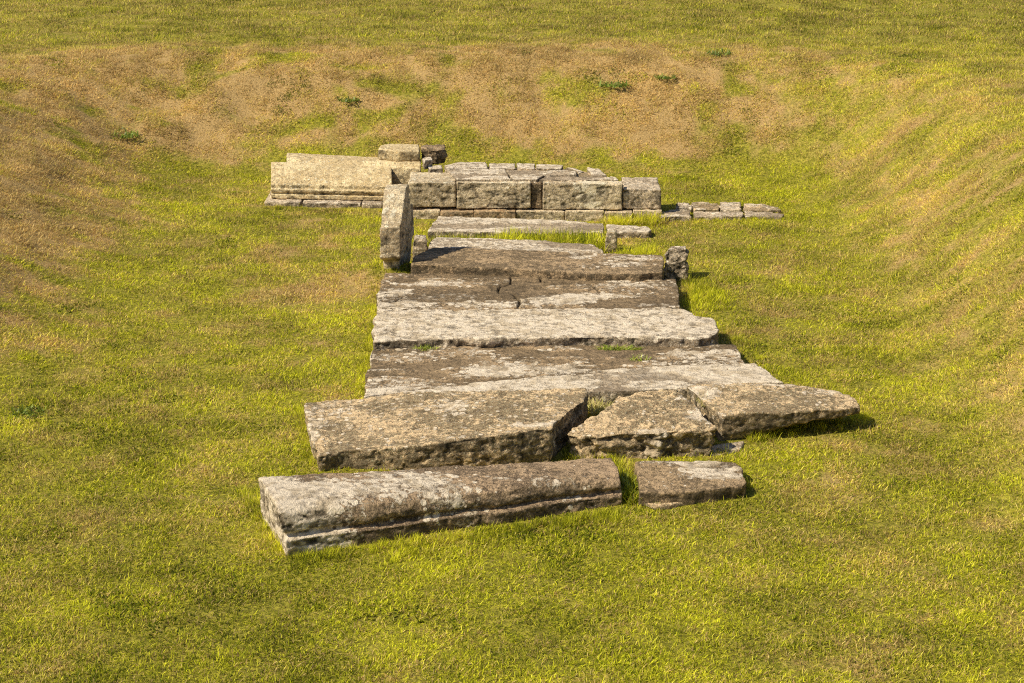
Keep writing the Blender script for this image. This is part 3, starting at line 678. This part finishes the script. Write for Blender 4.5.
# ------------------------------------------------------------------ weeds and tufts (each one a thing)
def leaf_mat(name, a, b):
    m, N = new_mat(name)
    rn = N.attr('rnd').outputs['Fac']
    c = N.mix(rn, a, b)
    p = N.n('ShaderNodeBsdfPrincipled', i={'Base Color': c, 'Roughness': .5})
    t = N.n('ShaderNodeBsdfTranslucent', i={'Color': c})
    mx = N.n('ShaderNodeMixShader', i={0: .3, 1: p.outputs[0], 2: t.outputs[0]})
    N.n('ShaderNodeOutputMaterial', i={0: mx.outputs[0]})
    return m
lush_m = leaf_mat('weed_leaf', (.09, .15, .02), (.34, .42, .06))
long_m = leaf_mat('long_grass', (.18, .25, .03), (.60, .66, .10))
dry_m = leaf_mat('dry_stem', (.75, .60, .30), (.50, .50, .12))
def plant(name, mesh, p, label, cat, rz=0, s=1., onz=None, group=None):
    o = bpy.data.objects.new(name, mesh); COL.objects.link(o)
    z = onz if onz is not None else float(height(np.array([p[0]]), np.array([p[1]]))[0])
    o.location = (p[0], p[1], z); o.rotation_euler = (0, 0, rz); o.scale = (s, s, s)
    o['label'] = label; o['category'] = cat
    if group: o['group'] = group
    return o
for i, (x, y, s, lab) in enumerate(((121, 136, 1.0, 'dark green weed patch on the brown bank at the upper left'),
        (614, 85, 1.0, 'green leafy weed on the far bank, above the right part of the low wall'),
        (719, 54, .8, 'green leafy weed near the top of the far bank, right of the other two'),
        (665, 78, .7, 'small thin weed between the two larger weeds on the far bank'),
        (28, 414, .65, 'dark green clover patch in flat turf, far left of the slabs'),
        (348, 100, .7, 'small green weed on the far bank above the coping stones'))):
    me = blades('weed_patch', int(150), .17, .04, .09, .010, .022, .9, lush_m, 400 + i)
    plant('weed_patch', me, hitpt(x, y), lab, 'weed', i * 1.3, s, group='green weeds scattered over the banks')
me = blades('grass_tuft', 130, .05, .07, .17, .0025, .0045, .9, long_m, 500)
o = plant('grass_tuft', me, (0.641,9.734,0.000), 'long grass tuft growing in the gap between the moulded kerb and the short kerb stone', 'grass tuft', 0, 1.); o.scale = (.85, 1.8, .9)
me = blades('dry_tuft', 260, .085, .04, .11, .003, .006, .8, dry_m, 501)
o = plant('dry_tuft', me, (0.514,11.104,0.040), 'dry weedy tuft in the gap between the big left slab and the wedge slab', 'dry weeds', .5, 1., .03); o.scale = (.8, 1.7, 1.0)
me = blades('dry_tuft', 90, .05, .03, .06, .003, .005, .9, dry_m, 502)
o = plant('dry_tuft', me, (1.143,10.881,0.170), 'thin dry tuft in the joint beside the jutting right slab', 'dry weeds', 0, 1., .155); o.scale = (.6, 2.2, .8)
for i, (x, y, z, sx, lab) in enumerate(((425, 343, .08, 1.6, 'small green tuft in the joint under the left part of the broad pale slab'),
        (620, 343, .08, 3., 'row of green sprigs in the joint under the right part of the broad pale slab'),
        (555, 236, .0, 4.5, 'leafy green weeds in the grass strip before the long pale slab'),
        (418, 391, .09, .8, 'few thin green sprigs growing on the pale strip slab'),
        (640, 350, .08, 1.4, 'yellowish sprigs lying on the dark flat slab near its middle right'),
        (575, 456, .0, .7, 'green tuft in the dark gap in front of the wedge slab'))):
    me = blades('green_sprig', 200 if sx > 1.5 else 90, .05, .015, .05 if i != 2 else .10, .002, .005, .8, long_m if i != 2 else lush_m, 520 + i)
    o = plant('green_sprig', me, wxr(x, {.08: 12.24, .0: 15.35, .09: 10.98}[z] if i not in (4, 5) else (12.0, 10.32)[i - 4], z), lab, 'sprig', 0, 1., z if i != 2 else None)
    o.scale = (sx, .5 if i < 2 else 1., 1.)

# ------------------------------------------------------------------ light, sky, camera
ELEV, AZ = 46., 25.      # the sun stands to the left and a little behind the camera
az = math.radians(AZ); el = math.radians(ELEV)
S = Vector((-math.cos(az) * math.cos(el), -math.sin(az) * math.cos(el), math.sin(el)))
sd = bpy.data.lights.new('sun', 'SUN'); sd.energy = 5.0; sd.angle = math.radians(.53); sd.color = (1., .905, .68)
so = bpy.data.objects.new('sun', sd); COL.objects.link(so); so.rotation_euler = S.to_track_quat('Z', 'Y').to_euler(); so.location = S * 30
w = bpy.data.worlds.new('World'); scene.world = w; w.use_nodes = True
nt = w.node_tree; sk = nt.nodes.new('ShaderNodeTexSky'); sk.sky_type = 'NISHITA'; sk.sun_disc = False
sk.sun_elevation = el; sk.sun_rotation = math.atan2(S.x, S.y)
nt.links.new(sk.outputs[0], nt.nodes['Background'].inputs[0]); nt.nodes['Background'].inputs[1].default_value = .08
cd = bpy.data.cameras.new('camera'); cam = bpy.data.objects.new('camera', cd); COL.objects.link(cam)
cam.location = (0, 0, 3.7); cam.rotation_euler = (math.radians(90 - 16.25), 0, 0)
cd.sensor_width = 36; cd.lens = 36 * 1911 / 1024; cd.clip_end = 2000
scene.camera = cam
scene.cycles.use_denoising = False
scene.cycles.filter_width = 1.1
scene.view_settings.view_transform = 'Standard'; scene.view_settings.look = 'None'; scene.view_settings.exposure = 0
